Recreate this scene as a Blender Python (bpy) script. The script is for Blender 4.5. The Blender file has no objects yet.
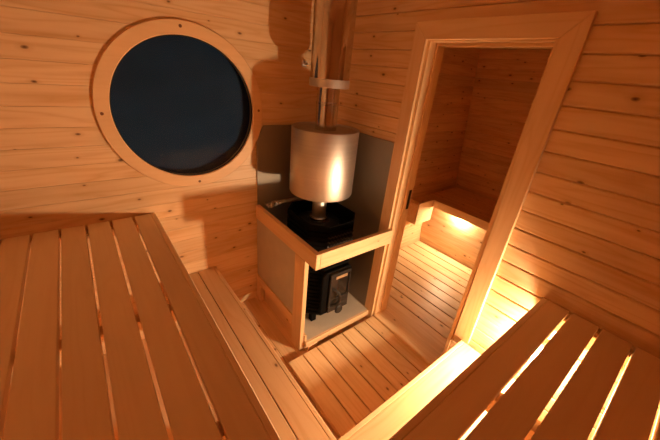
import bpy, bmesh, math, random
from mathutils import Matrix, Vector

random.seed(7)
sc = bpy.context.scene
C = sc.collection
H = 1.63                      # camera height above the floor; the z values below are relative to it

# ------------------------------------------------------------------ materials
def new_mat(name):
    m = bpy.data.materials.new(name); m.use_nodes = True
    nt = m.node_tree; nt.nodes.clear()
    out = nt.nodes.new('ShaderNodeOutputMaterial')
    b = nt.nodes.new('ShaderNodeBsdfPrincipled')
    nt.links.new(b.outputs[0], out.inputs[0])
    return m, nt, b

def wood(name, axis, light, dark, knots=0.5, rough=0.5, contrast=1.0, tint=0.12, spec=0.35):
    """Pine board: grain runs along `axis`; every board gets its own offset and tint from the face attribute bid."""
    m, nt, bs = new_mat(name)
    N = nt.nodes.new; L = nt.links.new
    def math_(op, a, b=None, c=None, clamp=False):
        n = N('ShaderNodeMath'); n.operation = op; n.use_clamp = clamp
        for i, v in enumerate((a, b, c)):
            if v is None: continue
            if isinstance(v, (int, float)): n.inputs[i].default_value = v
            else: L(v, n.inputs[i])
        return n.outputs[0]
    def comb(x, y, z):
        n = N('ShaderNodeCombineXYZ')
        for i, v in enumerate((x, y, z)):
            if isinstance(v, (int, float)): n.inputs[i].default_value = v
            else: L(v, n.inputs[i])
        return n.outputs[0]
    tc = N('ShaderNodeTexCoord'); sp = N('ShaderNodeSeparateXYZ'); L(tc.outputs['Object'], sp.inputs[0])
    at = N('ShaderNodeAttribute'); at.attribute_name = 'bid'
    bid = at.outputs['Fac']
    o = [sp.outputs[i] for i in range(3)]
    g = o[axis]; a, b = [o[i] for i in range(3) if i != axis]
    g = math_('MULTIPLY_ADD', bid, 13.71, g)
    a2 = math_('MULTIPLY_ADD', bid, 7.37, a)
    b2 = math_('MULTIPLY_ADD', bid, 3.19, b)
    # growth rings: contour lines of a noise that is stretched along the grain
    n1 = N('ShaderNodeTexNoise'); n1.inputs['Scale'].default_value = 1; n1.inputs['Detail'].default_value = 2.5
    n1.inputs['Roughness'].default_value = 0.5
    L(comb(math_('MULTIPLY', g, 0.9), math_('MULTIPLY', a2, 11), math_('MULTIPLY', b2, 11)), n1.inputs['Vector'])
    ring = math_('PINGPONG', math_('MULTIPLY', n1.outputs['Fac'], 9.0), 0.5)
    ring = math_('POWER', math_('MULTIPLY', ring, 2.0), 2.0)
    n2 = N('ShaderNodeTexNoise'); n2.inputs['Scale'].default_value = 1; n2.inputs['Detail'].default_value = 4
    L(comb(math_('MULTIPLY', g, 4), math_('MULTIPLY', a2, 150), math_('MULTIPLY', b2, 150)), n2.inputs['Vector'])
    n3 = N('ShaderNodeTexNoise'); n3.inputs['Scale'].default_value = 1; n3.inputs['Detail'].default_value = 3
    L(comb(math_('MULTIPLY', g, 1.1), math_('MULTIPLY', a2, 16), math_('MULTIPLY', b2, 16)), n3.inputs['Vector'])
    f = math_('MULTIPLY_ADD', ring, 0.42 * contrast, math_('MULTIPLY', n2.outputs['Fac'], 0.28 * contrast))
    f = math_('MULTIPLY_ADD', math_('SUBTRACT', n3.outputs['Fac'], 0.5), 1.25 * contrast, f, clamp=True)
    mix = N('ShaderNodeMix'); mix.data_type = 'RGBA'
    mix.inputs[6].default_value = (*light, 1); mix.inputs[7].default_value = (*dark, 1)
    L(f, mix.inputs[0])
    wn = N('ShaderNodeTexWhiteNoise'); wn.noise_dimensions = '1D'; L(bid, wn.inputs['W'])
    hsv = N('ShaderNodeHueSaturation'); L(mix.outputs[2], hsv.inputs['Color'])
    L(math_('MULTIPLY_ADD', wn.outputs['Value'], 2 * tint, 1 - tint), hsv.inputs['Value'])
    col = hsv.outputs[0]
    if knots > 0:
        v = N('ShaderNodeTexVoronoi'); v.voronoi_dimensions = '2D'; v.inputs['Scale'].default_value = 1
        wob = math_('MULTIPLY', n3.outputs['Fac'], 0.10)
        L(comb(math_('MULTIPLY_ADD', g, 5.2, wob), math_('MULTIPLY_ADD', math_('ADD', a2, b2), 9.5, wob), 0), v.inputs['Vector'])
        cs = N('ShaderNodeSeparateColor'); L(v.outputs['Color'], cs.inputs[0])
        on = math_('LESS_THAN', cs.outputs[0], knots)
        size = math_('MULTIPLY_ADD', cs.outputs[1], 0.030, 0.016)
        d = v.outputs['Distance']
        core = math_('SUBTRACT', 1.0, math_('DIVIDE', d, math_('MULTIPLY', size, 1.7)), clamp=True)
        core = math_('MULTIPLY', math_('POWER', core, 0.6), on)
        halo = math_('SUBTRACT', 1.0, math_('DIVIDE', d, math_('MULTIPLY', size, 4.5)), clamp=True)
        halo = math_('MULTIPLY', math_('MULTIPLY', halo, 0.45), on)
        m2 = N('ShaderNodeMix'); m2.data_type = 'RGBA'; L(halo, m2.inputs[0]); L(col, m2.inputs[6])
        m2.inputs[7].default_value = (dark[0] * .75, dark[1] * .62, dark[2] * .5, 1)
        m3 = N('ShaderNodeMix'); m3.data_type = 'RGBA'; L(core, m3.inputs[0]); L(m2.outputs[2], m3.inputs[6])
        m3.inputs[7].default_value = (.10, .035, .012, 1)
        col = m3.outputs[2]
    L(col, bs.inputs['Base Color'])
    bs.inputs['Roughness'].default_value = rough
    bs.inputs['Specular IOR Level'].default_value = spec
    bp = N('ShaderNodeBump'); bp.inputs['Strength'].default_value = 0.12; bp.inputs['Distance'].default_value = 0.002
    L(n2.outputs['Fac'], bp.inputs['Height']); L(bp.outputs[0], bs.inputs['Normal'])
    return m

PL, PD = (.80, .575, .335), (.62, .36, .155)
BL, BD = (.80, .635, .425), (.73, .545, .34)
WALL = [wood('pine_panelling_%s' % 'xyz'[i], i, PL, PD, .55, .42, 1.1, .09) for i in range(3)]
PINE = [wood('planed_pine_%s' % 'xyz'[i], i, (.76, .545, .32), PD, .28, .45, .8, .06) for i in range(3)]
CLEAR = [wood('clear_pine_%s' % 'xyz'[i], i, PL, (.66, .39, .16), .0, .42, .8, .04) for i in range(3)]
SEAT = [wood('bench_wood_%s' % 'xyz'[i], i, BL, BD, .0, .5, .8, .05) for i in range(3)]
DECK = [wood('deck_pine_%s' % 'xyz'[i], i, PL, PD, .34, .42, .9, .10) for i in range(3)]

def plain(name, col, rough=.5, metal=0.0, noise=0.0, scale=(8, 8, 8), spec=.5, aniso=0.0, bump=0.0):
    m, nt, b = new_mat(name)
    N = nt.nodes.new; L = nt.links.new
    b.inputs['Metallic'].default_value = metal
    b.inputs['Specular IOR Level'].default_value = spec
    b.inputs['Anisotropic'].default_value = aniso
    tc = N('ShaderNodeTexCoord'); mp = N('ShaderNodeMapping'); mp.inputs['Scale'].default_value = scale
    L(tc.outputs['Object'], mp.inputs[0])
    n = N('ShaderNodeTexNoise'); n.inputs['Scale'].default_value = 1; n.inputs['Detail'].default_value = 5
    L(mp.outputs[0], n.inputs['Vector'])
    r = N('ShaderNodeMapRange'); L(n.outputs['Fac'], r.inputs[0])
    r.inputs[1].default_value = .25; r.inputs[2].default_value = .75
    r.inputs[3].default_value = 1 - noise; r.inputs[4].default_value = 1 + noise
    h = N('ShaderNodeHueSaturation'); h.inputs['Color'].default_value = (*col, 1); L(r.outputs[0], h.inputs['Value'])
    L(h.outputs[0], b.inputs['Base Color'])
    rr = N('ShaderNodeMath'); rr.operation = 'MULTIPLY'; rr.inputs[1].default_value = rough; L(r.outputs[0], rr.inputs[0])
    L(rr.outputs[0], b.inputs['Roughness'])
    if bump:
        bp = N('ShaderNodeBump'); bp.inputs['Strength'].default_value = bump; bp.inputs['Distance'].default_value = .002
        L(n.outputs['Fac'], bp.inputs['Height']); L(bp.outputs[0], b.inputs['Normal'])
    return m

STEEL = plain('brushed_steel', (.68, .64, .60), .45, 1, .06, (3, 3, 120))
PIPE = plain('polished_steel', (.66, .63, .60), .17, 1, .12, (6, 6, 30))
GUARD = plain('bright_steel_sheet', (.62, .58, .55), .13, 1, .10, (30, 30, 2))
RING = plain('galvanised_ring', (.72, .70, .67), .45, 1, .08)
SHIELD = plain('grey_heat_shield', (.36, .315, .265), .66, 1.0, .08, (3, 3, 3))
BOARD = plain('grey_cement_board', (.50, .455, .385), .5, 0, .06, (14, 14, 14))
IRON = plain('black_stove_paint', (.0045, .004, .004), .8, 0, .2, (30, 30, 30), spec=.06)
CAST = plain('dark_cast_iron', (.013, .0115, .0105), .48, .1, .2, (60, 60, 60), bump=.2)
SOOT = plain('sooty_glass', (.016, .014, .013), .12, 0, .1)
BADGE = plain('brass_plate', (.55, .40, .24), .4, .6, .05)
DARK = plain('blackened_metal', (.03, .025, .02), .5, .6, .1)
PLUG = plain('screw_plug', (.20, .075, .03), .6, 0, .2, (80, 80, 80))
FOIL = plain('aluminium_foil', (.80, .78, .75), .18, 1, .1, (60, 60, 60), bump=.4)
RUBBER = plain('black_seal', (.012, .012, .013), .6)
HOUSING = plain('lamp_housing', (.75, .72, .66), .4, 0, .03)

def glass_mat():
    m, nt, b = new_mat('window_glass')
    N = nt.nodes.new; L = nt.links.new
    nt.nodes.remove(b)
    out = [n for n in nt.nodes if n.type == 'OUTPUT_MATERIAL'][0]
    tr = N('ShaderNodeBsdfTransparent'); tr.inputs[0].default_value = (.86, .90, .93, 1)
    gl = N('ShaderNodeBsdfGlossy'); gl.inputs['Roughness'].default_value = .03
    fr = N('ShaderNodeFresnel'); fr.inputs[0].default_value = 1.15
    mx = N('ShaderNodeMixShader'); L(fr.outputs[0], mx.inputs[0]); L(tr.outputs[0], mx.inputs[1]); L(gl.outputs[0], mx.inputs[2])
    L(mx.outputs[0], out.inputs[0])
    return m
GLASS = glass_mat()

def emit(name, col, s):
    m, nt, b = new_mat(name)
    b.inputs['Base Color'].default_value = (.9, .9, .9, 1)
    b.inputs['Emission Color'].default_value = (*col, 1); b.inputs['Emission Strength'].default_value = s
    return m
WARM = (1.0, .69, .41)
LAMP_MAIN = emit('lamp_glow', WARM, 2000)
LAMP_HALL = emit('lamp_glow_hall', WARM, 2100)

# ------------------------------------------------------------------ mesh helpers
def new_bm():
    bm = bmesh.new(); bm.faces.layers.float.new('bid'); return bm

def merge(bm, t, bid):
    ly = bm.faces.layers.float['bid']
    mp = {v: bm.verts.new(v.co) for v in t.verts}
    for f in t.faces:
        try:
            nf = bm.faces.new([mp[v] for v in f.verts]); nf[ly] = bid; nf.smooth = f.smooth
        except ValueError:
            pass
    t.free()

def rnd(): return round(random.uniform(0, 20), 3)

def box(bm, lo, hi, bev=.0015, bid=None, seg=1):
    t = bmesh.new(); bmesh.ops.create_cube(t, size=1)
    lo, hi = Vector(lo), Vector(hi); c = (lo + hi) / 2; d = hi - lo
    for v in t.verts: v.co = Vector((v.co.x * d.x + c.x, v.co.y * d.y + c.y, v.co.z * d.z + c.z))
    if bev: bmesh.ops.bevel(t, geom=list(t.edges), offset=bev, segments=seg, affect='EDGES', profile=.5)
    merge(bm, t, rnd() if bid is None else bid)

def prism(bm, poly, axis, a, b, bev=0.0, bid=None):
    """Polygon in the two other axes, extruded along `axis` from a to b."""
    t = bmesh.new()
    def P(p, h):
        q = [0, 0, 0]; o = [i for i in range(3) if i != axis]; q[axis] = h; q[o[0]] = p[0]; q[o[1]] = p[1]; return q
    v0 = [t.verts.new(P(p, a)) for p in poly]; v1 = [t.verts.new(P(p, b)) for p in poly]
    n = len(poly); t.faces.new(v0); t.faces.new(v1)
    for i in range(n): t.faces.new((v0[i], v0[(i + 1) % n], v1[(i + 1) % n], v1[i]))
    bmesh.ops.recalc_face_normals(t, faces=t.faces)
    if bev: bmesh.ops.bevel(t, geom=list(t.edges), offset=bev, segments=1, affect='EDGES')
    merge(bm, t, rnd() if bid is None else bid)

def lathe(bm, prof, c, axis=2, n=64, smooth=True, closed=True, bid=0.0):
    """Profile [(r, h)] revolved about `axis` through c; a closed profile makes a solid ring or body."""
    t = bmesh.new(); rings = []
    o = [i for i in range(3) if i != axis]
    for r, h in prof:
        row = []
        for k in range(n if r > 1e-6 else 1):
            a = 2 * math.pi * k / n; q = [0, 0, 0]
            q[axis] = c[axis] + h; q[o[0]] = c[o[0]] + r * math.cos(a); q[o[1]] = c[o[1]] + r * math.sin(a)
            row.append(t.verts.new(q))
        rings.append(row)
    m = len(rings)
    for i in range(m if closed else m - 1):
        A, B = rings[i], rings[(i + 1) % m]
        if len(A) == 1 and len(B) == 1: continue
        for k in range(n):
            k2 = (k + 1) % n
            if len(A) == 1: f = t.faces.new((A[0], B[k2], B[k]))
            elif len(B) == 1: f = t.faces.new((A[k], A[k2], B[0]))
            else: f = t.faces.new((A[k], A[k2], B[k2], B[k]))
            f.smooth = smooth
    bmesh.ops.recalc_face_normals(t, faces=t.faces)
    merge(bm, t, bid)

def tube(bm, pts, r, n=12, bid=0.0):
    t = bmesh.new(); pts = [Vector(p) for p in pts]; rows = []; up = None
    for i, p in enumerate(pts):
        d = (pts[min(i + 1, len(pts) - 1)] - pts[max(i - 1, 0)]).normalized()
        if up is None:
            up = d.orthogonal().normalized()
        up = (up - d * up.dot(d)).normalized(); s = d.cross(up)
        rows.append([t.verts.new(p + r * (math.cos(2 * math.pi * k / n) * up + math.sin(2 * math.pi * k / n) * s)) for k in range(n)])
    for A, B in zip(rows, rows[1:]):
        for k in range(n):
            f = t.faces.new((A[k], A[(k + 1) % n], B[(k + 1) % n], B[k])); f.smooth = True
    t.faces.new(rows[0]); t.faces.new(rows[-1])
    bmesh.ops.recalc_face_normals(t, faces=t.faces)
    merge(bm, t, bid)

def wloc(o):
    v = Vector((0, 0, 0))
    while o is not None: v += o.location; o = o.parent
    return v

def obj(name, bm, m, parent=None, label=None, sharp=True, loc=None):
    """Link bm (world coordinates, z relative to the camera) as ONE mesh object; its origin sits at loc (a top-level mesh's base)."""
    me = bpy.data.meshes.new(name)
    off = wloc(parent) if parent else Vector(loc or (0, 0, 0)) + Vector((0, 0, H if loc else 0))
    for v in bm.verts: v.co = v.co + Vector((0, 0, H)) - off
    bmesh.ops.recalc_face_normals(bm, faces=bm.faces)
    bm.to_mesh(me); bm.free()
    o = bpy.data.objects.new(name, me); C.objects.link(o); me.materials.append(m)
    if sharp and any(p.use_smooth for p in me.polygons): me.set_sharp_from_angle(angle=math.radians(35))
    if parent: o.parent = parent
    else: o.location = off
    if label: o['label'] = label
    return o

def thing(name, label, cat, loc, group=None):
    o = bpy.data.objects.new(name, None); C.objects.link(o)
    o.empty_display_size = .1
    o.location = (loc[0], loc[1], loc[2] + H); o['label'] = label; o['category'] = cat
    if group: o['group'] = group
    return o

def tag(o, label, cat, group=None):
    o['label'] = label; o['category'] = cat
    if group: o['group'] = group
    return o

def struct(o): o['kind'] = 'structure'; return o

# ------------------------------------------------------------------ key dimensions
XW, YW, ZF = 1.40, 1.737, -1.63            # door wall plane, window wall plane, floor
X0, Y0, ZC = -.78, -.78, .52               # the two unseen walls and the ceiling
ZB, ZS = -.78, -1.237                      # upper bench top, foot bench top
X2 = 3.20                                  # far wall of the changing room
P = .0838
Z1 = -.29                                  # one board joint of the panelling

def joints(z0, z1, ref=Z1, p=P):
    k = math.ceil((z0 - ref) / p - 1e-6); out = [z0]
    while ref + k * p < z1 - 1e-6:
        if ref + k * p > z0 + 1e-6: out.append(ref + k * p)
        k += 1
    return out + [z1]

def cut_hole(o, cutter_bm):
    me = bpy.data.meshes.new('cut'); cutter_bm.to_mesh(me); cutter_bm.free()
    c = bpy.data.objects.new('cut', me); C.objects.link(c)
    md = o.modifiers.new('b', 'BOOLEAN'); md.operation = 'DIFFERENCE'; md.object = c; md.solver = 'EXACT'
    dg = bpy.context.evaluated_depsgraph_get(); dg.update()
    nm = bpy.data.meshes.new_from_object(o.evaluated_get(dg))
    o.modifiers.clear(); o.data = nm
    bpy.data.objects.remove(c)

# ------------------------------------------------------------------ the room shell
# window wall (boards along x), with a real round hole
WC = (.454, -.255); WR = .344
bm = new_bm(); J = joints(ZF, ZC, ref=-.235 - .001)
for a, b in zip(J, J[1:]): box(bm, (X0, YW, a + .0003), (XW + .10, YW + .02, b - .0003), .0012)
box(bm, (X0 - .05, YW + .0206, ZF - .03), (XW + .10, YW + .045, ZC + .03), 0)
ww = struct(obj('wall_front', bm, WALL[0]))
t = bmesh.new(); bmesh.ops.create_cone(t, cap_ends=True, segments=96, radius1=WR + .004, radius2=WR + .004, depth=.3)
bmesh.ops.rotate(t, verts=t.verts, matrix=Matrix.Rotation(math.pi / 2, 3, 'X'))
bmesh.ops.translate(t, verts=t.verts, vec=(WC[0], YW + .02, WC[1] + H))
cut_hole(ww, t)

# door wall (boards along y) round the doorway
DY0, DY1, DZ1 = .514, 1.045, .165          # clear doorway
bm = new_bm(); J = joints(ZF, ZC, ref=-.29)
for a, b in zip(J, J[1:]):
    bid = rnd()
    if b < .23:
        box(bm, (XW, Y0, a + .0006), (XW + .02, DY0 - .02, b - .0006), .0055, bid)
        box(bm, (XW, DY1 + .02, a + .0006), (XW + .02, YW, b - .0006), .0035, bid + .37)
    else:
        box(bm, (XW, Y0, a + .0006), (XW + .02, YW, b - .0006), .0045, bid)
for lo, hi in (((Y0, ZF), (DY0 - .021, ZC)), ((DY1 + .021, ZF), (YW, ZC)), ((DY0 - .021, DZ1 + .021), (DY1 + .021, ZC))):
    box(bm, (XW + .0206, lo[0], lo[1]), (XW + .08, hi[0], hi[1]), 0)
dw = struct(obj('wall_right', bm, WALL[1]))
# the same partition seen from the changing room
bm = new_bm()
for a, b in zip(J, J[1:]):
    if b < .23:
        box(bm, (XW + .0806, Y0, a + .0006), (XW + .0995, DY0 - .02, b - .0006), .004)
        box(bm, (XW + .0806, DY1 + .02, a + .0006), (XW + .0995, YW, b - .0006), .004)
    else: box(bm, (XW + .0806, Y0, a + .0006), (XW + .0995, YW, b - .0006), .004)
struct(obj('wall_partition', bm, WALL[1]))
# unseen walls behind the camera, floor, ceiling
bm = new_bm()
for a, b in zip(J, J[1:]): box(bm, (X0 - .02, Y0, a + .0006), (X0, YW, b - .0006), .004)
box(bm, (X0 - .045, Y0 - .05, ZF - .03), (X0 - .0206, YW + .045, ZC + .03), 0)
struct(obj('wall_left', bm, WALL[1]))
bm = new_bm()
for a, b in zip(J, J[1:]): box(bm, (X0, Y0 - .02, a + .0006), (X2, Y0, b - .0006), .004)
box(bm, (X0 - .05, Y0 - .045, ZF - .03), (X2 + .05, Y0 - .0206, ZC + .03), 0)
struct(obj('wall_back', bm, WALL[0]))
bm = new_bm(); y = Y0; 
while y < 2.0:
    box(bm, (X0, y + .0006, ZC), (X2, min(y + .095, 2.0) - .0006, ZC + .02), .004); y += .095
box(bm, (X0 - .05, Y0 - .05, ZC + .0206), (X2 + .05, 2.0, ZC + .045), 0)
struct(obj('ceiling', bm, WALL[0]))
bm = new_bm(); x = X0
while x < X2:
    box(bm, (x + .0005, Y0, ZF - .025), (min(x + .092, X2) - .0005, 1.95, ZF), .0015); x += .092
box(bm, (X0 - .05, Y0 - .05, ZF - .05), (X2 + .05, 2.0, ZF - .0256), 0)
struct(obj('floor', bm, DECK[1]))

# changing room: far wall and the outward-leaning side wall
bm = new_bm(); J2 = joints(ZF, ZC, ref=-.27)
for a, b in zip(J2, J2[1:]): box(bm, (X2, Y0, a + .0006), (X2 + .02, 1.95, b - .0006), .004)
box(bm, (X2 + .0206, Y0 - .05, ZF - .03), (X2 + .05, 2.0, ZC + .03), 0)
struct(obj('wall_far', bm, WALL[1]))
def yl(z): return 1.60 + .22 * (z - ZF) / (ZC - ZF)
bm = new_bm()
for a, b in zip(J2, J2[1:]):
    a2, b2 = a + .0006, b - .0006
    prism(bm, [(yl(a2), a2), (yl(b2), b2), (yl(b2) + .02, b2), (yl(a2) + .02, a2)], 0, XW + .10, X2, .003)
prism(bm, [(yl(ZF) + .021, ZF), (yl(ZC) + .021, ZC), (yl(ZC) + .06, ZC), (yl(ZF) + .06, ZF)], 0, XW + .101, X2 + .05)
struct(obj('wall_side', bm, WALL[0]))

# ------------------------------------------------------------------ round window
win = bpy.data.objects.new('window_1', None); C.objects.link(win)
win.location = (WC[0], YW, WC[1] + H); struct(win)
bm = new_bm()
R1 = .400
lathe(bm, [(WR - .004, .03), (WR - .004, -.011), (WR - .001, -.014), (R1 - .003, -.014), (R1, -.011), (R1, -.0003), (WR + .003, -.0003), (WR + .003, .03)],
      (WC[0], YW, WC[1]), 1, 128)
fr = obj('window_frame', bm, wood('window_ring_wood', 0, (.80, .535, .29), (.70, .43, .20), 0, .45, .6, .0), win)
for k in range(4):
    a = k * math.pi / 2 + .02
    bm = new_bm(); rr = .375
    lathe(bm, [(0, -.0152), (.0068, -.0152), (.0074, -.0136), (0, -.0136)], (WC[0] + rr * math.cos(a), YW, WC[1] + rr * math.sin(a)), 1, 16, closed=False)
    obj('screw_plug', bm, PLUG, fr)
bm = new_bm()
lathe(bm, [(WR - .004, -.002), (WR - .009, -.002), (WR - .009, .006), (WR - .004, .006)], (WC[0], YW, WC[1]), 1, 128)
obj('window_seal', bm, RUBBER, win)
bm = new_bm()
lathe(bm, [(0, .006), (WR - .0045, .006), (WR - .0045, .0095), (0, .0095)], (WC[0], YW, WC[1]), 1, 128, closed=False)
obj('glass_pane', bm, GLASS, win)

tb = bmesh.new(); n = 60; G = []
for i in range(n + 1):
    row = []
    for j in range(n + 1):
        u, v = -1 + 2 * i / n, -1 + 2 * j / n
        row.append(tb.verts.new((WC[0] + .40 * u, YW + .055 + .004 * math.sin(9 * u + 2.5 * v) + .003 * math.sin(14 * v - 3 * u), WC[1] + .40 * v)))
    G.append(row)
for A, B in zip(G, G[1:]):
    for j in range(n): tb.faces.new((A[j], A[j + 1], B[j + 1], B[j])).smooth = True
bmesh.ops.solidify(tb, geom=list(tb.faces), thickness=.002)
bm = new_bm(); merge(bm, tb, 0)
obj('blackout_cloth', bm, plain('navy_cloth', (.055, .110, .215), .9, 0, .12, (4, 4, 4), spec=.1), win, label='dark navy cloth behind the glass')

# ------------------------------------------------------------------ doorway
door = bpy.data.objects.new('door_1', None); C.objects.link(door)
door.location = (XW, (DY0 + DY1) / 2, ZF + H); struct(door)
TL0, TL1, TR0, TR1, TZ0, TZ1 = 1.063, 1.141, .419, .4985, .172, .250
bm = new_bm(); prism(bm, [(TL0, ZF), (TL1, ZF), (TL1, TZ1), (TL0, TZ0)], 0, XW - .02, XW - .0004, .0015)
obj('casing', bm, CLEAR[2], door)
bm = new_bm(); prism(bm, [(TR1 - .016, ZS + .0005), (TR0 - .016, ZS + .0005), (TR0, TZ1), (TR1, TZ0)], 0, XW - .02, XW - .0004, .0015)
obj('casing', bm, CLEAR[2], door)
bm = new_bm(); prism(bm, [(TL0, TZ0 + .0005), (TL1, TZ1), (TR0, TZ1), (TR1, TZ0 + .0005)], 0, XW - .02, XW - .0004, .0015)
obj('casing', bm, CLEAR[1], door)
bm = new_bm()
box(bm, (XW - .004, DY1, ZF), (XW + .104, DY1 + .019, DZ1 + .019), .0015)
box(bm, (XW + .045, DY1 - .012, ZF + .08), (XW + .104, DY1 - .0003, DZ1), .0015)
jl = obj('jamb', bm, CLEAR[2], door)
bm = new_bm()
box(bm, (XW - .004, DY0 - .0198, ZF), (XW + .104, DY0, DZ1 + .019), .0015)
box(bm, (XW + .045, DY0 + .0003, ZF + .08), (XW + .104, DY0 + .012, DZ1), .0015)
obj('jamb', bm, CLEAR[2], door)
bm = new_bm()
box(bm, (XW - .004, DY0 + .0003, DZ1 + .0003), (XW + .104, DY1 - .0003, DZ1 + .019), .0015)
box(bm, (XW + .045, DY0 + .0125, DZ1 - .012), (XW + .104, DY1 - .0125, DZ1), .0015)
obj('door_head', bm, CLEAR[1], door)
bm = new_bm()
box(bm, (XW - .015, DY0 + .0005, ZF + .0003), (XW + .104, DY1 - .0005, -1.553), .002)
obj('threshold', bm, PINE[1], door)
bm = new_bm(); box(bm, (XW + .068, DY1 - .0145, -.725), (XW + .090, DY1 - .0122, -.60), .0008)
box(bm, (XW + .072, DY1 - .0155, -.70), (XW + .086, DY1 - .0144, -.64), .0004)
obj('strike_plate', bm, DARK, door)

# ------------------------------------------------------------------ upper benches
PI_ = .0983
def upper_bench(label, axis):
    """axis 1: slats along y (beside the round window); axis 0: slats along x (to the door wall)."""
    if axis == 1: e0, e1, s0, edge = Y0 + .004, YW - .004, X0 + .004, .2160
    else: e0, e1, s0, edge = .2215, XW - .004, Y0 + .004, .2060
    def bx(bm, s, e, z, bev=.002, bid=None):
        if axis == 1: box(bm, (s[0], e[0], z[0]), (s[1], e[1], z[1]), bev, bid)
        else: box(bm, (e[0], s[0], z[0]), (e[1], s[1], z[1]), bev, bid)
    t = thing('sauna_bench', label, 'bench', ((s0 + edge) / 2, (e0 + e1) / 2, ZF) if axis == 1 else ((e0 + e1) / 2, (s0 + edge) / 2, ZF), 'upper sauna benches')
    bm = new_bm(); b = edge - .0205; first = True
    while b > s0 + .03:
        w = .0785 if first else .0888
        bx(bm, (max(b - w, s0), b), (e0, e1), (ZB - .027, ZB)); b -= (.0785 + .0097) if first else PI_; first = False
    obj('slatted_seat', bm, SEAT[axis], t)
    bm = new_bm(); bx(bm, (edge - .0200, edge), (e0, e1), (ZB - .092, ZB + .0002), .0025)
    obj('front_board', bm, SEAT[axis], t)
    for c in ((YW - .027, .97, .47, -.03, -.53) if axis == 1 else (XW - .027, .80, .30)):
        bm = new_bm(); bx(bm, (s0, edge - .0205), (c - .022, c + .022), (ZB - .092, ZB - .0275))
        obj('crossbar', bm, PINE[1 - axis], t)
    for c in ((.47, -.53) if axis == 1 else (.80,)):
        for s in (edge - (.07 if axis == 1 else .16), s0 + .05):
            bm = new_bm(); bx(bm, (s - .022, s + .022), (c - .022, c + .022), (ZF, ZB - .0925)); obj('leg', bm, PINE[2], t)
    return t
upper_bench('wide slatted sauna bench under the round window, slats running to the window wall', 1)
upper_bench('slatted sauna bench ending at the wall beside the doorway, bright light glowing through its gaps', 0)

# ------------------------------------------------------------------ foot benches (the low step in front of the benches)
def foot_bench(label, axis):
    if axis == 1: e0, e1, edge = -.20, YW - .004, .512
    else: e0, e1, edge = .5150, XW - .021, .438
    def bx(bm, s, e, z, bev=.002):
        if axis == 1: box(bm, (s[0], e[0], z[0]), (s[1], e[1], z[1]), bev)
        else: box(bm, (e[0], s[0], z[0]), (e[1], s[1], z[1]), bev)
    t = thing('foot_bench', label, 'bench', (edge - .15, (e0 + e1) / 2, ZF) if axis == 1 else ((e0 + e1) / 2, edge - .15, ZF), 'low foot benches')
    bm = new_bm()
    bx(bm, (edge - .117, edge - .0212), (e0, e1), (ZS - .027, ZS))
    bx(bm, (edge - .221, edge - .1215), (e0, e1), (ZS - .027, ZS))
    bx(bm, (edge - .327, edge - .2255), (e0, e1), (ZS - .027, ZS))
    obj('slatted_top', bm, PINE[axis], t)
    bm = new_bm(); bx(bm, (edge - .0200, edge), (e0, e1), (ZS - .092, ZS + .0002), .0025)
    obj('front_board', bm, PINE[axis], t)
    cs = (e1 - .025, (e0 + e1) / 2, e0 + .025)
    for c in cs:
        bm = new_bm(); bx(bm, (edge - .327, edge - .0205), (c - .022, c + .022), (ZS - .092, ZS - .0275))
        obj('crossbar', bm, PINE[1 - axis], t)
        for s in (edge - .07, edge - .30):
            bm = new_bm(); bx(bm, (s - .022, s + .022), (c - .022, c + .022), (ZF, ZS - .0925))
            obj('leg', bm, PINE[2], t)
    return t
foot_bench('low narrow foot bench along the big bench, ending under the round window', 1)
foot_bench('low foot bench in front of the doorway casing, brightly lit at its end', 0)

# ------------------------------------------------------------------ duckboards
def duckboard(label, xs, y0, y1, zt, group):
    t = thing('duckboard', label, 'duckboard', ((xs[0][0] + xs[-1][1]) / 2, (y0 + y1) / 2, ZF), group)
    bm = new_bm()
    for a, b in xs: box(bm, (a, y0, zt - .026), (b, y1, zt), .002)
    obj('slatted_deck', bm, DECK[1], t)
    n = 3
    for k in range(n):
        y = y0 + .05 + (y1 - y0 - .1) * k / (n - 1)
        bm = new_bm(); box(bm, (xs[0][0] + .004, y - .02, ZF), (xs[-1][1] - .004, y + .02, zt - .0265), .002)
        obj('batten', bm, PINE[0], t)
xs = [(.672, .688)] + [(.694 + .1025 * k, .694 + .1025 * k + .0965) for k in range(6)] + [(1.309, 1.384)]
xs = [(.676 + .1045 * k, .676 + .1045 * k + .0970) for k in range(7)]
xs[-1] = (xs[-1][0], 1.3845)
duckboard('orange pine duckboard on the floor between the stove and the doorway foot bench', xs, .4420, 1.052, -1.57, 'floor duckboards')
xs = [(1.512, 1.664)] + [(1.672 + .1085 * k, 1.672 + .1085 * k + .0985) for k in range(9)]
duckboard('pale pine duckboard on the changing room floor beyond the doorway', xs, -.60, 1.595, -1.57, 'floor duckboards')

# ------------------------------------------------------------------ changing room bench
ZH = -1.05; XB = 2.590
t = thing('changing_room_bench', 'low slatted bench along the changing room walls with a boxed end, seen through the doorway', 'bench', (2.9, .6, ZF))
bm = new_bm(); x = XB + .021
while x < X2 - .02:
    box(bm, (x, Y0 + .01, ZH - .026), (min(x + .09, X2 - .004), 1.645, ZH), .002); x += .0985
obj('slatted_seat', bm, DECK[1], t)
bm = new_bm(); box(bm, (XB, Y0 + .01, ZH - .075), (XB + .0203, 1.515, ZH + .0003), .002)
obj('front_board', bm, PINE[1], t)
bm = new_bm(); box(bm, (2.362, 1.516, ZH - .225), (XB + .0200, 1.536, ZH + .0003), .002)
box(bm, (2.362, 1.5365, ZH - .225), (2.382, 1.630, ZH - .018), .002)
box(bm, (2.3825, 1.5365, ZH - .026), (XB + .0200, 1.640, ZH), .002)
obj('end_box', bm, PINE[0], t)
bm = new_bm(); J3 = joints(ZF, ZH - .0265, ref=-1.1)
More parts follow.
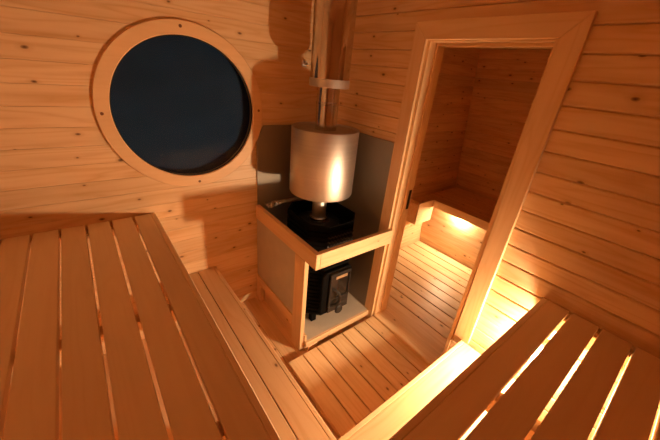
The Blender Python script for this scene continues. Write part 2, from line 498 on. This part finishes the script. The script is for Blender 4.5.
for a, b in zip(J3, J3[1:]): box(bm, (2.656, Y0 + .01, a + .0004), (2.674, yl(a) - .001, b - .0004), .0015)
obj('kick_panel', bm, WALL[1], t)
for y in (1.40, .6, -.3):
    bm = new_bm(); box(bm, (2.6745, y - .02, ZH - .075), (X2 - .004, y + .02, ZH - .0265), .002)
    obj('crossbar', bm, PINE[0], t)

# ------------------------------------------------------------------ lamps under the benches
def lamp(name_label, loc, axis, m, k=1.0, dp=.016):
    t = thing('bulkhead_lamp', name_label, 'lamp', loc, 'lamps under the benches')
    sg = -1
    bm = new_bm()
    lathe(bm, [(k * r, sg * h) for r, h in [(0, 0), (.045, 0), (.045, dp - .004), (.038, dp), (0, dp)]], loc, axis, 40, closed=False)
    obj('housing', bm, HOUSING, t)
    bm = new_bm(); pr = [(k * .036 * math.cos(a), sg * (dp + .0002 + k * .034 * math.sin(a))) for a in [i * math.pi / 2 / 10 for i in range(11)]]
    pr[-1] = (0, pr[-1][1])
    lathe(bm, [(0, sg * (dp + .0001))] + pr, loc, axis, 32, closed=False)
    obj('diffuser', bm, m, t)
    return t
lamp('small bright lamp on the door wall under the slatted bench, glaring through a gap', (XW - .0003, .136, -1.022), 0, LAMP_MAIN, 1.0, .030)
lamp('small lamp under the changing room bench, hidden behind its front board', (2.632, 1.22, ZH - .0268), 2, LAMP_HALL, .5, .040)

# ------------------------------------------------------------------ heat shields
bm = new_bm()
prism(bm, [(.815, -1.55), (1.385, -1.55), (1.385, -.333), (.858, -.333), (.815, -.42)], 1, YW - .012, YW - .006, .0008)
tag(obj('heat_shield', bm, SHIELD, loc=(1.1, YW - .009, -1.55)), 'grey metal heat shield with a clipped top corner, right of the round window', 'heat shield', 'heat shields behind the stove')
bm = new_bm()
box(bm, (XW - .012, 1.1415, -1.55), (XW - .006, YW - .0125, -.338), .0008)
tag(obj('heat_shield', bm, SHIELD, loc=(XW - .009, 1.43, -1.55)), 'grey metal heat shield between the stove and the door casing', 'heat shield', 'heat shields behind the stove')

# ------------------------------------------------------------------ hearth plate
t = thing('hearth_plate', 'grey hearth board with a pale pine edge that the black stove stands on', 'hearth plate', (1.1, 1.42, ZF))
bm = new_bm(); box(bm, (.8468, 1.1135, -1.562), (XW - .0135, YW - .0135, -1.549), .001)
obj('board', bm, BOARD, t)
bm = new_bm(); box(bm, (.8300, 1.094, -1.590), (XW - .022, 1.113, -1.548), .002)
obj('front_edge', bm, PINE[0], t)
bm = new_bm(); box(bm, (.8295, 1.1140, ZF), (.8460, YW - .070, -1.505), .002)
obj('side_edge', bm, PINE[1], t)
for x0, y0 in ((.848, 1.094), (1.30, 1.117), (.848, 1.64), (1.30, 1.64)):
    bm = new_bm(); box(bm, (x0, y0, ZF), (x0 + .075, y0 + .06, -1.5905 if y0 < 1.13 else -1.5625), .002); obj('foot', bm, PINE[0], t)

# ------------------------------------------------------------------ stove guard frame
t = thing('stove_guard', 'pine guard rail frame standing round the corner stove', 'guard rail', (.814, 1.17, ZF))
GX, GY, GZ0, GZ1 = .800, 1.024, -.938, -.843
bm = new_bm(); box(bm, (GX, GY, GZ0), (GX + .028, YW - .013, GZ1), .002); obj('side_rail', bm, PINE[1], t)
bm = new_bm(); box(bm, (GX + .0285, GY, GZ0), (XW - .0215, GY + .028, GZ1), .002); obj('front_rail', bm, PINE[0], t)
bm = new_bm(); box(bm, (GX, 1.122, ZF), (GX + .028, 1.224, GZ0 - .0005), .002); obj('post', bm, PINE[2], t)
bm = new_bm(); box(bm, (GX, 1.2245, -1.478), (GX + .028, YW - .004, -1.408), .002); obj('lower_rail', bm, PINE[1], t)
bm = new_bm(); box(bm, (GX + .010, 1.2245, -1.4075), (GX + .016, YW - .004, GZ0 - .0005), .0005); obj('side_panel', bm, BOARD, t, label='grey board panel')
bm = new_bm(); box(bm, (GX, YW - .068, ZF), (GX + .028, YW - .004, -1.4785), .002); obj('foot_block', bm, PINE[2], t)

# ------------------------------------------------------------------ stove
SX, SY = 1.095, 1.388
t = thing('sauna_stove', 'black wood-burning sauna stove standing in the corner behind the guard rail', 'stove', (SX, SY, -1.549))
def octo(h, dx, dy, c): # half sizes and chamfer
    return [(-dx + c, -dy), (dx - c, -dy), (dx, -dy + c), (dx, dy - c), (dx - c, dy), (-dx + c, dy), (-dx, dy - c), (-dx, -dy + c)]
def octo_shell(bm, rows, c):
    tb = bmesh.new(); R = []
    for h, off in rows:
        R.append([tb.verts.new((SX + x, SY + y, h)) for x, y in octo(0, .181 - off, .205 - off, c - off * .6)])
    for A, B in zip(R, R[1:]):
        for k in range(8): tb.faces.new((A[k], A[(k + 1) % 8], B[(k + 1) % 8], B[k]))
    return tb, R
rows = []; z = -1.475
rows.append((z, .16)); rows.append((z, 0))
while z < -.845:
    rows += [(z + .004, 0), (z + .022, 0), (z + .024, .007), (z + .030, .007)]; z += .030
rows += [(-.838, 0), (-.808, 0), (-.808, .010), (-.893, .010), (-.893, .17)]
bm = new_bm(); tb, R = octo_shell(bm, rows, .085); tb.faces.new(R[0][::-1]); tb.faces.new(R[-1]); merge(bm, tb, 0)
obj('body', bm, IRON, t)
bm = new_bm(); lathe(bm, [(0, -.893), (.140, -.893), (.140, -.884), (.130, -.878), (.075, -.878), (.070, -.870), (0, -.870)], (1.100, 1.425, 0), 2, 48, closed=False)
obj('top_plate', bm, CAST, t)
# mesh panels on the upper casing: rows of raised wavy ridges
bm = new_bm()
for r in range(5):
    zz = -1.00 + r * .030
    pts = [(SX - .10 + .2 * i / 40, SY - .2075, zz + .006 * math.sin(i * 1.3)) for i in range(41)]
    tube(bm, pts, .0035, 6)
obj('front_grille', bm, CAST, t)
for sx in (-1, 1):
    for sy in (-1, 1):
        bm = new_bm(); box(bm, (SX + sx * .115 - .02, SY + sy * .14 - .02, -1.549), (SX + sx * .115 + .02, SY + sy * .14 + .02, -1.4755), .003)
        obj('leg', bm, IRON, t)
bm = new_bm()      # firebox collar standing out from the casing
prism(bm, [(.970, -1.438), (1.205, -1.438), (1.205, -1.138), (1.182, -1.112), (.994, -1.112), (.970, -1.138)], 1, 1.156, 1.179, .004)
obj('firebox_frame', bm, IRON, t)
DXA, DXB = 1.018, 1.186
bm = new_bm()
box(bm, (DXA, 1.138, -1.385), (DXB, 1.1555, -1.328), .003)
box(bm, (DXA, 1.138, -1.150), (DXB, 1.1555, -1.128), .003)
box(bm, (DXA, 1.138, -1.3275), (DXA + .062, 1.1555, -1.1505), .003)
box(bm, (DXB - .012, 1.138, -1.3275), (DXB, 1.1555, -1.1505), .003)
d = obj('door', bm, CAST, t)
bm = new_bm(); box(bm, (DXA + .0625, 1.147, -1.327), (DXB - .0125, 1.153, -1.151), .0005); obj('door_glass', bm, SOOT, d)
bm = new_bm(); box(bm, (DXA + .040, 1.1345, -1.171), (DXB - .036, 1.1378, -1.149), .0005); obj('badge', bm, BADGE, d)
bm = new_bm()
tube(bm, [(DXA + .022 + .038 * math.sin(a), 1.137 - .035 * math.sin(a), -1.306 + .064 * math.cos(a)) for a in [i * math.pi / 14 for i in range(15)]], .010, 10)
obj('door_handle', bm, CAST, d)
bm = new_bm()
box(bm, (DXA + .002, 1.140, -1.434), (DXB + .004, 1.1555, -1.389), .003)
ash = obj('ash_drawer', bm, CAST, t)
bm = new_bm(); lathe(bm, [(0, -.012), (.026, -.012), (.032, -.006), (.032, 0), (0, 0)], (1.112, 1.1395, -1.437), 1, 28, closed=False)
obj('air_knob', bm, CAST, ash)

# ------------------------------------------------------------------ flue, water tank, chimney guard
AX = (1.100, 1.425)
t = thing('flue_pipe', 'shiny steel flue pipe rising from the black stove through the tank', 'pipe', (AX[0], AX[1], -.87))
bm = new_bm(); lathe(bm, [(.046, -.8695), (.046, -.6845), (.043, -.6845), (.043, -.8695)], (*AX, 0), 2, 48)
obj('lower_pipe', bm, STEEL, t)
bm = new_bm(); lathe(bm, [(.0465, -.8695), (.062, -.8695), (.058, -.858), (.0465, -.854)], (*AX, 0), 2, 48)
obj('base_collar', bm, PIPE, t)
bm = new_bm(); lathe(bm, [(.061, -.3095), (.061, ZC - .001), (.058, ZC - .001), (.058, -.3095)], (*AX, 0), 2, 48)
obj('upper_pipe', bm, PIPE, t)
bm = new_bm(); lathe(bm, [(.0612, -.172), (.0645, -.170), (.0645, -.158), (.0612, -.156)], (*AX, 0), 2, 48)
obj('joint_ring', bm, PIPE, t)

t = thing('water_tank', 'round brushed steel water tank sitting on the flue above the stove', 'tank', (AX[0], AX[1], -.684))
bm = new_bm()
lathe(bm, [(.0, -.684), (.185, -.684), (.192, -.681), (.1955, -.673), (.1955, -.300), (.194, -.296), (.191, -.296), (.1895, -.300), (.1895, -.316), (.0, -.316)], (*AX, 0), 2, 96, closed=False)
obj('tank_body', bm, STEEL, t)
bm = new_bm()
lathe(bm, [(.0, -.3155), (.189, -.3155), (.189, -.310), (.180, -.307), (.0635, -.304), (.0635, -.310), (.0, -.310)], (*AX, 0), 2, 96, closed=False)
obj('tank_lid', bm, plain('dull_steel_lid', (.40, .37, .35), .42, 1, .1, (12, 12, 12)), t)

t = thing('chimney_guard', 'wide polished steel guard tube round the chimney above the water tank', 'chimney guard', (AX[0], AX[1], -.08))
bm = new_bm()
lathe(bm, [(.1050, -.041), (.1050, ZC - .001), (.1025, ZC - .001), (.1025, -.041)], (*AX, 0), 2, 72)
obj('guard_tube', bm, GUARD, t)
bm = new_bm()
lathe(bm, [(.0615, -.082), (.107, -.082), (.109, -.080), (.109, -.0415), (.0615, -.0415)], (*AX, 0), 2, 72)
obj('end_ring', bm, RING, t)
bm = new_bm(); box(bm, (1.118, YW - .010, .006), (1.150, YW - .0004, .038), .002); box(bm, (1.128, YW - .05, .016), (1.140, YW - .0105, .028), .002)
tag(obj('wall_clip', bm, RING, loc=(1.134, YW, .02)), 'small pale metal clip on the window wall beside the chimney guard', 'clip')

# ------------------------------------------------------------------ crumpled foil behind the rail
tb = bmesh.new(); n, w = 46, 7; G = []
for i in range(n):
    u = i / (n - 1); row = []
    for j in range(w):
        v = j / (w - 1); am = .012 * (1 - u) ** 1.5 + .002
        row.append(tb.verts.new((.856 + .30 * u + random.uniform(-.004, .004) * (1 - u), 1.722 - (.020 + .045 * (1 - u) ** 2) * v - random.uniform(0, am * .4),
                                 -.862 + .014 * u + am * random.uniform(0, 1.6) + .010 * (1 - v))))
    G.append(row)
for A, B in zip(G, G[1:]):
    for j in range(w - 1): tb.faces.new((A[j], A[j + 1], B[j + 1], B[j]))
bmesh.ops.solidify(tb, geom=list(tb.faces), thickness=.001)
bm = new_bm(); merge(bm, tb, 0)
tag(obj('foil_strip', bm, FOIL, loc=(1.0, 1.70, -.865)), 'crumpled shiny foil strip against the heat shield by the guard rail end', 'foil')

# ------------------------------------------------------------------ world, camera
w = bpy.data.worlds.new('night'); sc.world = w; w.use_nodes = True
bg = w.node_tree.nodes['Background']; bg.inputs[0].default_value = (.34, .42, .60, 1); bg.inputs[1].default_value = .018

cam = bpy.data.cameras.new('camera'); co = bpy.data.objects.new('camera', cam); C.objects.link(co)
cam.sensor_width = 36; cam.lens = 36 * 304.15 / 660; cam.clip_start = .02
Rt = ((0.78907166, -0.6076486, 0.09016155), (-0.20535058, -0.39924448, -0.8935519), (0.57896206, 0.68656175, -0.43981349))
M = Matrix(((Rt[0][0], -Rt[1][0], -Rt[2][0]), (Rt[0][1], -Rt[1][1], -Rt[2][1]), (Rt[0][2], -Rt[1][2], -Rt[2][2])))
q = M.to_quaternion(); co.rotation_mode = 'QUATERNION'; co.rotation_quaternion = q; co.location = (0, 0, H)
sc.camera = co

sc.view_settings.view_transform = 'Standard'; sc.view_settings.look = 'None'
sc.view_settings.gamma = 1; sc.view_settings.exposure = 0.0; sc.view_settings.use_curve_mapping = False
sc.cycles.max_bounces = 16; sc.cycles.diffuse_bounces = 10; sc.cycles.glossy_bounces = 6
